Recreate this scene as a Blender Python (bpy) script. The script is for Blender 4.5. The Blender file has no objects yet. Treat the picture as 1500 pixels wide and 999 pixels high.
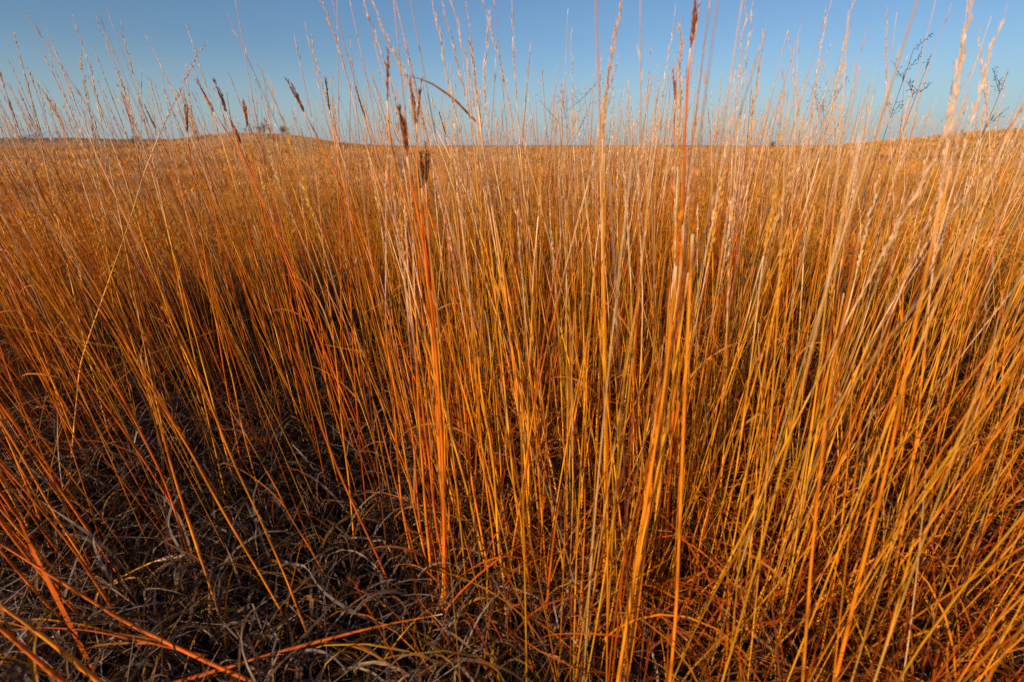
import bpy, math, random
import numpy as np

random.seed(7)
RNG = np.random.default_rng(7)
C = bpy.context.scene.collection
SC = bpy.context.scene
R = math.radians

# ------------------------------------------------------------------ camera numbers
EYE = 1.0                     # lens height above the ground, metres
PITCH = R(22.0)
FPX = 17.0 / 36.0 * 1500.0    # focal length in photo pixels
CP, SP = math.cos(PITCH), math.sin(PITCH)
SUN_EL, SUN_AZ = R(21.0), R(-143.0)   # azimuth from +Y towards +X: low sun behind the left shoulder


def at(px, py, y):
    """The point in the world at distance y in front of the lens that stands where the photo shows pixel (px, py)."""
    u, v = (px - 750.0) / FPX, (499.5 - py) / FPX
    dy, dz = CP + v * SP, -SP + v * CP
    s = y / dy
    return np.array([u * s, y, EYE + dz * s])


def column_of(p):
    """The photo column in which a world point lands."""
    d = p[1] * CP - (p[2] - EYE) * SP
    return 750.0 + FPX * p[0] / max(d, 0.05)


# ------------------------------------------------------------------ mesh building
class MB:
    """Collects tubes, ribbons and scales with a colour per vertex; build() links them as one mesh object."""
    def __init__(self):
        self.v, self.c, self.q, self.n = [], [], [], 0

    def add(self, v, c, q):
        self.v.append(np.asarray(v, np.float32).reshape(-1, 3))
        self.c.append(np.asarray(c, np.float32).reshape(-1, 3))
        self.q.append(np.asarray(q, np.int64).reshape(-1, 4) + self.n)
        self.n += len(self.v[-1])

    def tubes(self, P, rad, col, sides=4):
        P = np.asarray(P, float)
        N, K = P.shape[:2]
        T = np.gradient(P, axis=1)
        T /= np.linalg.norm(T, axis=2, keepdims=True) + 1e-12
        ref = np.where(np.abs(T[..., 2:3]) > 0.9, np.array([0.0, 1.0, 0.0]), np.array([0.0, 0.0, 1.0]))
        ref = np.broadcast_to(ref[:, K // 2:K // 2 + 1], T.shape)
        S = np.cross(T, ref)
        S /= np.linalg.norm(S, axis=2, keepdims=True) + 1e-9
        B = np.cross(T, S)
        a = np.arange(sides) * 2 * math.pi / sides
        V = P[:, :, None] + rad[:, :, None, None] * (np.cos(a)[:, None] * S[:, :, None] + np.sin(a)[:, None] * B[:, :, None])
        col = np.broadcast_to(col[:, :, None], V.shape)
        i = np.arange(N)[:, None, None] * K * sides + np.arange(K - 1)[:, None] * sides + np.arange(sides)
        j = np.arange(N)[:, None, None] * K * sides + np.arange(K - 1)[:, None] * sides + (np.arange(sides) + 1) % sides
        self.add(V, col, np.stack([i, j, j + sides, i + sides], -1))

    def ribbons(self, P, wid, side, col):
        P = np.asarray(P, float)
        N, K = P.shape[:2]
        if side.ndim == 2:
            side = np.broadcast_to(side[:, None], P.shape)
        V = np.stack([P - side * wid[..., None] / 2, P + side * wid[..., None] / 2], 2)
        col = np.broadcast_to(col[:, :, None], V.shape)
        i = np.arange(N)[:, None] * K * 2 + np.arange(K - 1) * 2
        self.add(V, col, np.stack([i, i + 1, i + 3, i + 2], -1))

    def scales(self, p, axis, side, length, width, col):
        p = np.asarray(p, float).reshape(-1, 3)
        V = np.stack([p, p + axis * (length * .45)[:, None] + side * (width / 2)[:, None],
                      p + axis * length[:, None], p + axis * (length * .45)[:, None] - side * (width / 2)[:, None]], 1)
        col = np.broadcast_to(col[:, None], V.shape)
        i = np.arange(len(p))[:, None] * 4 + np.arange(4)
        self.add(V, col, i)

    def build(self, name, mat, parent=None, origin=None, smooth=True):
        v, c, q = np.concatenate(self.v), np.concatenate(self.c), np.concatenate(self.q)
        if origin is not None:
            v = v - np.asarray(origin, np.float32)
        me = bpy.data.meshes.new(name)
        me.vertices.add(len(v)); me.vertices.foreach_set('co', v.astype(np.float32).ravel())
        me.loops.add(len(q) * 4); me.loops.foreach_set('vertex_index', q.astype(np.int32).ravel())
        me.polygons.add(len(q)); me.polygons.foreach_set('loop_start', np.arange(0, len(q) * 4, 4, dtype=np.int32))
        me.update(calc_edges=True)
        at_ = me.attributes.new('tone', 'FLOAT_COLOR', 'POINT')
        at_.data.foreach_set('color', np.concatenate([c, np.ones((len(c), 1))], 1).astype(np.float32).ravel())
        if smooth:
            me.polygons.foreach_set('use_smooth', np.ones(len(q), bool))
        me.materials.append(mat)
        o = bpy.data.objects.new(name, me)
        C.objects.link(o)
        if parent is not None:
            o.parent = parent
        elif origin is not None:
            o.location = origin
        return o


def tag(o, label=None, cat=None, group=None, kind=None):
    if label: o['label'] = label
    if cat: o['category'] = cat
    if group: o['group'] = group
    if kind: o['kind'] = kind
    return o


def thing(name, loc, label, cat, group=None):
    o = bpy.data.objects.new(name, None)
    o.empty_display_size = 0.05
    C.objects.link(o)
    o.location = loc
    return tag(o, label, cat, group)


# ------------------------------------------------------------------ materials
def mat_plant(name, rough=.5, spec=.3, trans=.0, lo=.74, hi=1.12, scale=90.0):
    m = bpy.data.materials.new(name)
    m.use_nodes = True
    nt = m.node_tree; n = nt.nodes; l = nt.links
    n.clear()
    out = n.new('ShaderNodeOutputMaterial')
    att = n.new('ShaderNodeAttribute'); att.attribute_name = 'tone'
    geo = n.new('ShaderNodeNewGeometry')
    mp = n.new('ShaderNodeMapping'); mp.inputs['Scale'].default_value = (1, 1, .3)
    noi = n.new('ShaderNodeTexNoise'); noi.inputs['Scale'].default_value = scale; noi.inputs['Detail'].default_value = 3
    rmp = n.new('ShaderNodeMapRange')
    rmp.inputs['From Min'].default_value = .3; rmp.inputs['From Max'].default_value = .7
    rmp.inputs['To Min'].default_value = lo; rmp.inputs['To Max'].default_value = hi
    mul = n.new('ShaderNodeVectorMath'); mul.operation = 'SCALE'
    l.new(geo.outputs['Position'], mp.inputs['Vector']); l.new(mp.outputs[0], noi.inputs['Vector'])
    l.new(noi.outputs['Fac'], rmp.inputs['Value'])
    l.new(att.outputs['Color'], mul.inputs[0]); l.new(rmp.outputs[0], mul.inputs['Scale'])
    p = n.new('ShaderNodeBsdfPrincipled')
    p.inputs['Roughness'].default_value = rough
    p.inputs['Specular IOR Level'].default_value = spec
    l.new(mul.outputs[0], p.inputs['Base Color'])
    if trans > 0:
        t = n.new('ShaderNodeBsdfTranslucent'); l.new(mul.outputs[0], t.inputs['Color'])
        mx = n.new('ShaderNodeMixShader'); mx.inputs[0].default_value = trans
        l.new(p.outputs[0], mx.inputs[1]); l.new(t.outputs[0], mx.inputs[2]); l.new(mx.outputs[0], out.inputs[0])
    else:
        l.new(p.outputs[0], out.inputs[0])
    return m


M_CULM = mat_plant('dry_culm', .5, .16, .0)
M_HEAD = mat_plant('seed_fluff', .7, .15, .25, .75, 1.15, 200)
M_LEAF = mat_plant('dry_leaf', .6, .15, .22, .6, 1.1, 60)
M_FIELD = mat_plant('field_grass', .65, .1, .30, .78, 1.12, 40)
M_TWIG = mat_plant('bare_twigs', .8, .1, .0, .7, 1.1, 5)


def mat_ground():
    m = bpy.data.materials.new('prairie_ground')
    m.use_nodes = True
    nt = m.node_tree; n = nt.nodes; l = nt.links
    p = n['Principled BSDF']; p.inputs['Roughness'].default_value = .95; p.inputs['Specular IOR Level'].default_value = .05
    geo = n.new('ShaderNodeNewGeometry')
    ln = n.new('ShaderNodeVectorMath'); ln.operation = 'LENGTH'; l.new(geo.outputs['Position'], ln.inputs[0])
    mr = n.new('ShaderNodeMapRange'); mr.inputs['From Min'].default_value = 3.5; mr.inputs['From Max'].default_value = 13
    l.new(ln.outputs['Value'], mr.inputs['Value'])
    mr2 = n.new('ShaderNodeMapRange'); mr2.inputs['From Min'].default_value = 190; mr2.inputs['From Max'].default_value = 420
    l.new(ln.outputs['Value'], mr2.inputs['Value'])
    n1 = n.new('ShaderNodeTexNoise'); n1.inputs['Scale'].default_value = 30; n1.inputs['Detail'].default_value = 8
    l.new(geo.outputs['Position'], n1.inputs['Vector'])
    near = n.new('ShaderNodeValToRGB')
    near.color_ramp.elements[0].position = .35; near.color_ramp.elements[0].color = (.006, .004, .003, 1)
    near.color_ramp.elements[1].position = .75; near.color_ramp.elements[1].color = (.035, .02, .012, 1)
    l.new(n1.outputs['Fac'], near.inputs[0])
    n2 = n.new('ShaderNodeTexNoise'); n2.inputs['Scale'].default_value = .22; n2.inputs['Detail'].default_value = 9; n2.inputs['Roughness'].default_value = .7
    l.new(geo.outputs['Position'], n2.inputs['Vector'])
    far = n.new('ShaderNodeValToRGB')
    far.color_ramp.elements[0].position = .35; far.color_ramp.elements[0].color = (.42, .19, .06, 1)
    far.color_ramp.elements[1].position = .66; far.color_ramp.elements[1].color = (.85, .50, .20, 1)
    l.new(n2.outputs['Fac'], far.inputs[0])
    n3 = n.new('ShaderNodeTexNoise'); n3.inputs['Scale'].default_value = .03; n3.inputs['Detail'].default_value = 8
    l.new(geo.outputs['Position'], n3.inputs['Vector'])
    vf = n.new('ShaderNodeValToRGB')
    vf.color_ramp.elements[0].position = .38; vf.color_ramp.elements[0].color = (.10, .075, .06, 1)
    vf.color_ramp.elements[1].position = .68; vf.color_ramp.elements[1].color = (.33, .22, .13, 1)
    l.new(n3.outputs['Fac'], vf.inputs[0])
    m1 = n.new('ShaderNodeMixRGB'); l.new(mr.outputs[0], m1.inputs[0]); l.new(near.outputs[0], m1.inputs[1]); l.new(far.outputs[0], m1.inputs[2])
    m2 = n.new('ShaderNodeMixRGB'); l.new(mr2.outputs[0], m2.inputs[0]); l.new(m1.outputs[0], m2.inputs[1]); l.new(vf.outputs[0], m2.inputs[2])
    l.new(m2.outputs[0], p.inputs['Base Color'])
    bp = n.new('ShaderNodeBump'); bp.inputs['Strength'].default_value = .7; bp.inputs['Distance'].default_value = .05
    l.new(n1.outputs['Fac'], bp.inputs['Height']); l.new(bp.outputs[0], p.inputs['Normal'])
    return m


# ------------------------------------------------------------------ terrain
def sstep(a, b, x):
    t = np.clip((x - a) / (b - a), 0, 1)
    return t * t * (3 - 2 * t)


def ground_z(x, y):
    r = np.hypot(x, y); az = np.degrees(np.arctan2(x, y))
    z = .10 * sstep(18, 40, r) * (np.sin(x * .11 + 1.3) * np.cos(y * .083))
    z = z + .30 * sstep(20, 60, r)
    knoll = np.exp(-np.abs((az + 26.5) / 7.6) ** 2.4) * np.exp(-((r - 135) / 45) ** 2)
    z = z + 3.1 * knoll
    z = z + 1.0 * np.exp(-((az + 19) / 7) ** 2) * np.exp(-((r - 210) / 60) ** 2)
    rise = sstep(26, 50, az) * (1 - sstep(95, 130, az)) * sstep(25, 85, r)
    z = z + 2.7 * rise
    ridge = (1 - sstep(-36, -22, az)) * sstep(250, 480, r)
    z = z + (5.2 + .35 * np.sin(az * .9)) * ridge
    return z + .4 * sstep(400, 900, r)


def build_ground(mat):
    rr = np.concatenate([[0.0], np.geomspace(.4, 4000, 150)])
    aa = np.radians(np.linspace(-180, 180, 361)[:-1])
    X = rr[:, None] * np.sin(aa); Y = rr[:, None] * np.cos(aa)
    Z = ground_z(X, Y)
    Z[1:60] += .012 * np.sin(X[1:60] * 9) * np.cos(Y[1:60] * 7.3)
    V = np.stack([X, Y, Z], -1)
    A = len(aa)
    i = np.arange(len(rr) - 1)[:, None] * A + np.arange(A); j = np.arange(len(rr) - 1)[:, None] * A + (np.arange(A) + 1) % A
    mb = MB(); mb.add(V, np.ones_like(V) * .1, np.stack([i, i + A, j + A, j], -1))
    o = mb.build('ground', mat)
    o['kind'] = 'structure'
    return o


# ------------------------------------------------------------------ colours
GOLD = np.array((1.0, .465, .026)); AMBER = np.array((.94, .31, .016)); RUST = np.array((.72, .145, .011))
RED = np.array((.46, .070, .010)); STRAW = np.array((.96, .51, .10)); PALE = np.array((.97, .74, .54))
BROWN = np.array((.25, .088, .030)); DARK = np.array((.055, .022, .012))
TONES = {'gold': GOLD, 'amber': AMBER, 'rust': RUST, 'red': RED, 'straw': STRAW}


# ------------------------------------------------------------------ one stalk as a thing
def resample(pts, K):
    pts = np.asarray(pts, float)
    d = np.concatenate([[0], np.cumsum(np.linalg.norm(np.diff(pts, axis=0), axis=1))])
    t = np.linspace(0, d[-1], K)
    P = np.stack([np.interp(t, d, pts[:, k]) for k in range(3)], -1)
    for _ in range(max(1, K // 12)):
        P[1:-1] = (P[:-2] + 2 * P[1:-1] + P[2:]) / 4
    return P, d[-1]


def culm_mesh(P, r0, r1, tone, pale_from=.78, rng=RNG):
    K = len(P)
    t = np.linspace(0, 1, K)
    rad = r0 * (1 - t) + r1 * t
    nodes = np.cumsum(rng.uniform(.10, .22, 9))
    seg = np.searchsorted(nodes, t)
    shade = rng.uniform(.72, 1.12, 12)[seg]
    redder = rng.uniform(0, .55, 12)[seg] * (t < .8)
    col = tone * (1 - redder[:, None]) + RUST * redder[:, None]
    col = col * shade[:, None]
    k = np.clip((t - pale_from) / (1 - pale_from), 0, 1)[:, None]
    col = col * (1 - k * .8) + PALE * k * .8
    swell = np.zeros(K)
    for nd in nodes:
        i = int(round(nd * (K - 1)))
        if i < K - 1:
            swell[i] = .25; col[i] *= .55
    sheath = rng.uniform(0, .35, 12)[seg] * (t < .7)
    mb = MB()
    mb.tubes(P[None], (rad * (1 + swell + sheath))[None], col[None], 6)
    return mb


def unit(v):
    return v / (np.linalg.norm(v, axis=-1, keepdims=True) + 1e-12)


def plume_mesh(P, fat=1.0, tone=PALE, rng=RNG, n=110, dark=0.0):
    """A narrow feathery plume of overlapping spikelets and fine awns along the polyline P (base to tip)."""
    mb = MB(); K = len(P)
    t = np.sort(rng.uniform(0, 1, n)); f = t * (K - 1)
    p = np.stack([np.interp(f, np.arange(K), P[:, k]) for k in range(3)], -1)
    ax = unit(P[-1] - P[0])
    out = unit(np.cross(rng.normal(size=(n, 3)), ax))
    shape = np.sin(np.clip(t * 1.02, 0, 1) * math.pi * .8 + .35).clip(.12, 1)
    a = unit(ax + out * rng.uniform(.04, .24, (n, 1)) * fat)
    L = rng.uniform(.006, .011, n) * (.5 + .6 * shape)
    W = rng.uniform(.0008, .0015, n) * (.5 + .6 * shape)
    col = tone * rng.uniform(.65, 1.15, (n, 1))
    col = col * (1 - dark) + BROWN * dark
    p = p + out * (.0010 * fat * shape)[:, None]
    mb.scales(p, a, unit(np.cross(a, rng.normal(size=(n, 3)))), L, W * (0.8 + .4 * fat), col)
    m = n // 3
    sel = rng.integers(0, n, m)
    aa = unit(ax + out[sel] * rng.uniform(.08, .35, (m, 1)))
    mb.scales(p[sel], aa, unit(np.cross(aa, rng.normal(size=(m, 3)))), rng.uniform(.012, .022, m), np.full(m, .0005), col[sel] * 1.1)
    mb.tubes(P[None], np.linspace(.0011, .0004, K)[None], np.tile(tone * .8, (1, K, 1)), 4)
    return mb


def turkey_foot(tip, base, n=3, rng=RNG, spread=.16, tone=BROWN, rad=.0017):
    """The dark forked seed head: a few finger-like racemes from one point."""
    meshes = []
    ax0 = tip - base; L0 = np.linalg.norm(ax0); ax = ax0 / L0
    sx = unit(np.cross(ax, np.array([0, 1.0, 0]))); sy = np.cross(ax, sx)
    for i in range(n):
        th = rng.uniform(0, 6.28) if n > 3 else (i * 2.6 + rng.uniform(-.4, .4))
        off = (sx * math.cos(th) + sy * .5 * math.sin(th)) * spread * (0 if i == 0 else rng.uniform(.7, 1.3))
        L = L0 * (1 if i == 0 else rng.uniform(.6, .9))
        K = 14; t = np.linspace(0, 1, K)
        start = base + ax * L0 * (0 if i < 2 else rng.uniform(0, .18))
        P = start + (ax + off * (1 - .35 * t[:, None])) * (t * L)[:, None]
        r = rad * np.sin(np.clip(t * .94 + .10, 0, 1) * math.pi).clip(.22, 1) * rng.uniform(.7, 1.25, K)
        mb = MB()
        col = tone * rng.uniform(.6, 1.5, (K, 1))
        mb.tubes(P[None], r[None], col[None], 6)
        m = 60
        f = rng.uniform(0, 1, m); p = np.stack([np.interp(f * (K - 1), np.arange(K), P[:, k]) for k in range(3)], -1)
        o = unit(np.cross(rng.normal(size=(m, 3)), ax)); a = unit(ax + o * rng.uniform(.1, .45, (m, 1)))
        mb.scales(p + o * rad * .5, a, unit(np.cross(a, rng.normal(size=(m, 3)))), rng.uniform(.006, .011, m), rng.uniform(.0012, .0024, m), tone * rng.uniform(.6, 2.6, (m, 1)))
        mb.scales(p[:14], a[:14], unit(np.cross(a[:14], rng.normal(size=(14, 3)))), rng.uniform(.010, .016, 14), np.full(14, .0006), tone * rng.uniform(1, 3, (14, 1)))
        meshes.append(mb)
    return meshes


def leaf_curve(p0, d, L, curl, K=12, rng=RNG, droop=1.0):
    """A dry blade that leaves p0 along d, arches over and curls at the end."""
    P = [np.array(p0)]; d = unit(np.asarray(d, float)); h = unit(np.array([d[0], d[1], 1e-6]))
    ang = math.asin(np.clip(d[2], -1, 1)); st = L / (K - 1); yaw = 0
    tw = rng.normal(0, .12)
    for i in range(K - 1):
        P.append(P[-1] + st * np.array([h[0] * math.cos(yaw) - h[1] * math.sin(yaw), h[0] * math.sin(yaw) + h[1] * math.cos(yaw), 0]) * math.cos(ang) + st * np.array([0, 0, math.sin(ang)]))
        t = i / (K - 1)
        ang -= droop * curl * (.35 + 1.3 * t * t) / (K - 1) * 3.0
        yaw += tw * (.3 + t)
    return np.array(P)


def leaf_mesh(P, w, tone, rng=RNG, twist=None):
    K = len(P); t = np.linspace(0, 1, K)
    T = unit(np.gradient(P, axis=0))
    s0 = unit(np.cross(T, np.array([0, 0, 1.0]) + rng.normal(0, .2, 3)))
    n0 = np.cross(T, s0)
    a = (rng.uniform(-1.2, 1.2) if twist is None else twist) + t * rng.uniform(-2.2, 2.2)
    S = s0 * np.cos(a)[:, None] + n0 * np.sin(a)[:, None]
    W = w * np.minimum(1, (1 - t) * 2.2 + .08) * np.minimum(1, t * 6 + .5)
    mb = MB()
    mb.ribbons(P[None], W[None], S[None], (tone * rng.uniform(.75, 1.1, (K, 1)))[None])
    return mb


def stalk(name, label, cat, pts, r0=.003, r1=.0011, tone='gold', head='plume', head_len=.16, fat=1.0,
          group=None, leaves=1, K=26, rng=RNG, nfoot=3, leaf_tone=None, head_tone=None, pale_from=.78, plume_n=110, foot_len=None):
    """pts runs from the tip down to the foot (world points). Parts: culm, seed_head (racemes), leaf."""
    pts = np.asarray(pts, float)[::-1]
    P, L = resample(pts, K)
    base = P[0].copy()
    root = thing(name, base, label, cat, group)
    tn = TONES[tone] * rng.uniform(.85, 1.1)
    if head == 'foot':
        hl = foot_len or .075
        kk = max(2, int(round((1 - hl / L) * (K - 1))))
        body = P[:kk + 1]
        culm_mesh(body, r0, r1, tn, .97, rng).build('culm', M_CULM, root, base)
        for m in turkey_foot(P[-1], P[kk], nfoot, rng, tone=(BROWN if head_tone is None else head_tone)):
            m.build('seed_head', M_HEAD, root, base)
    elif head == 'plume':
        hl = min(head_len, L * .4); kk = max(2, int((1 - hl / L) * (K - 1)))
        culm_mesh(P[:kk + 1], r0, r1, tn, pale_from, rng).build('culm', M_CULM, root, base)
        tail = resample(P[kk:], 16)[0]
        tail[1:] += rng.normal(0, .0012, (15, 3)) * np.linspace(.2, 1.6, 15)[:, None]
        plume_mesh(tail, fat, (PALE * .8 + tn * .2) * rng.uniform(.9, 1.1) if fat < 1.4 else STRAW, rng, int(plume_n * (.7 + .5 * fat)), 0.0).build('seed_head', M_HEAD, root, base)
    else:
        culm_mesh(P, r0, r1 * .35, tn, pale_from, rng).build('culm', M_CULM, root, base)
    for i in range(leaves):
        k = int(rng.uniform(.06, .6) * (K - 1))
        a = rng.uniform(0, 6.28)
        up = unit(P[min(k + 1, K - 1)] - P[k])
        d = unit(up * 1.0 + np.array([math.cos(a), math.sin(a), 0]) * rng.uniform(.2, .7))
        LP = leaf_curve(P[k], d, rng.uniform(.09, .26), rng.uniform(.5, 1.5), 12, rng)
        LP[:, 2] = np.maximum(LP[:, 2], .004)
        lt = (leaf_tone if leaf_tone is not None else (RUST * .6 + STRAW * .35)) * rng.uniform(.5, 1.0)
        leaf_mesh(LP, rng.uniform(.002, .0045), lt, rng).build('leaf', M_LEAF, root, base)
    return root


def from_pixels(pl, y, to_ground=True, jitter=0.0):
    """A polyline of photo pixels (tip first) on the upright plane y metres ahead, carried on down to the ground."""
    ys = y if isinstance(y, (list, tuple)) else [y] * len(pl)
    pts = [at(p[0], p[1], yy) for p, yy in zip(pl, ys)]
    if to_ground and pts[-1][2] > 0:
        d = pts[-1] - pts[-2]
        slope = d[:2] / min(d[2], -1e-3)
        z = pts[-1][2]
        mx = pts[-1] + np.array([slope[0] * -z * .55, slope[1] * -z * .55, -z * .5])
        pts += [mx, np.array([pts[-1][0] - slope[0] * z * .9, pts[-1][1] - slope[1] * z * .9, 0.0])]
    return pts


# ================================================================== build: setting
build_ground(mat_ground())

# ------------------------------------------------------------------ stalks drawn one by one
HEADED = [  # dark forked heads: label, pixels tip -> down, distance, culm tone, radius, racemes
 ('stalk with slim dark pointed seed head leaning left, left of the fat tan-backed head', [(288,118),(303,150),(345,212),(400,330),(478,520)], 1.25, 'rust', .0031, 1),
 ('stalk with fat tan-backed dark seed head leaning left, its head brushing a slimmer one', [(314,118),(327,152),(346,205),(392,310),(455,480)], 1.30, 'rust', .0031, 2),
 ('short-necked stalk with upright blunt brown seed head above the left dip of the horizon', [(271,153),(273,192),(283,255),(300,375),(318,480)], 1.35, 'rust', .0028, 2),
 ('thin stalk with small lone brown seed head, nearest the crossing pale stalks on the left', [(212,156),(225,180),(258,255),(300,350)], 1.7, 'rust', .0024, 1),
 ('stalk with black forked seed head standing over the left end of the bare thicket', [(357,148),(364,196),(374,260),(392,350)], 1.5, 'amber', .0027, 3),
 ('stalk with rust-brown double seed head dipping just to the knoll skyline', [(337,175),(352,206),(374,262),(402,360)], 1.45, 'rust', .0027, 3),
 ('stalk with slanted brown seed head in front of the bare thicket on the knoll', [(387,174),(401,202),(425,262),(458,360)], 1.45, 'amber', .0027, 1),
 ('stalk with two-stage narrow seed head bent far left right of the knoll top', [(420,117),(441,156),(475,220),(512,305),(566,450)], 1.2, 'rust', .0031, 2),
 ('stalk with small upright seed head beside pale plumes right of the knoll', [(477,117),(480,146),(490,210),(508,290),(540,420)], 1.35, 'amber', .0027, 1),
 ('tall straight stalk topped by a club-like brown seed head, above the arched leaf', [(568,76),(567,112),(566,150),(572,225),(603,320),(628,440),(642,600),(649,820)], .86, 'amber', .0034, 1),
 ('stalk with leaning brown seed head and pale neck left of the tight rust bundle', [(521,130),(531,162),(546,205),(568,268),(604,390)], 1.3, 'rust', .0028, 1),
 ('thick rust stalk with ragged forked seed head, foremost of the tight bundle', [(586,160),(592,205),(602,262),(620,350),(636,480),(648,650),(652,850)], .76, 'rust', .0038, 4),
 ('rust stalk with slim upright head, left of the pair under the arched leaf', [(600,120),(606,150),(609,205),(621,330),(636,500),(646,700)], .90, 'rust', .0032, 2),
 ('rust stalk with slim head tilted right, right of the pair under the arched leaf', [(617,120),(612,152),(608,205),(618,330),(632,480),(644,680)], .92, 'amber', .0032, 1),
 ('thin stalk with small tan head leaning left, right of the arched leaf pair', [(644,167),(651,192),(662,228),(688,310)], 1.8, 'gold', .0023, 1),
 ('rust stalk whose brown head just meets the skyline in the tight bundle', [(624,211),(622,240),(627,330),(640,500),(650,720)], .84, 'rust', .0033, 2),
 ('stalk with dark head hanging below the skyline against the tight bundle', [(616,222),(615,250),(622,330),(638,480),(648,700)], .88, 'red', .0031, 2),
 ('tall red-brown stalk with purple-brown head running out at the upper frame edge', [(1020,-16),(1015,22),(1011,80),(1005,140),(1002,230),(998,380),(988,560)], .82, 'rust', .0034, 2),
 ('stalk with small dark head in the open sky left of the lumpy golden plume', [(986,103),(990,132),(988,172),(985,290),(978,450)], 1.4, 'rust', .0027, 2),
 ('near stalk with soft orange seed head, upper of two close to the lens', [(1019,254),(1015,322),(1012,400),(1004,560)], .50, 'amber', .0030, 1),
 ('near stalk with soft drooping seed head, lower of two close to the lens', [(998,312),(991,380),(986,440),(975,560),(952,700),(930,840)], .52, 'amber', .0034, 1),
]
for lab, pl, y, tone, r0, nf in HEADED:
    stalk('seed_headed_stalk', lab, 'grass stalk', from_pixels(pl, y), r0 * .8, r0 * .42, tone, 'foot', nfoot=nf,
          group='grass stalks with dark seed heads', leaves=int(RNG.integers(0, 2)), K=34, foot_len=(.066 if nf > 1 else .055) if y > .7 else .055, head_tone=BROWN * RNG.uniform(.6, 1.5) if y > .7 else AMBER * .55)

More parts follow.
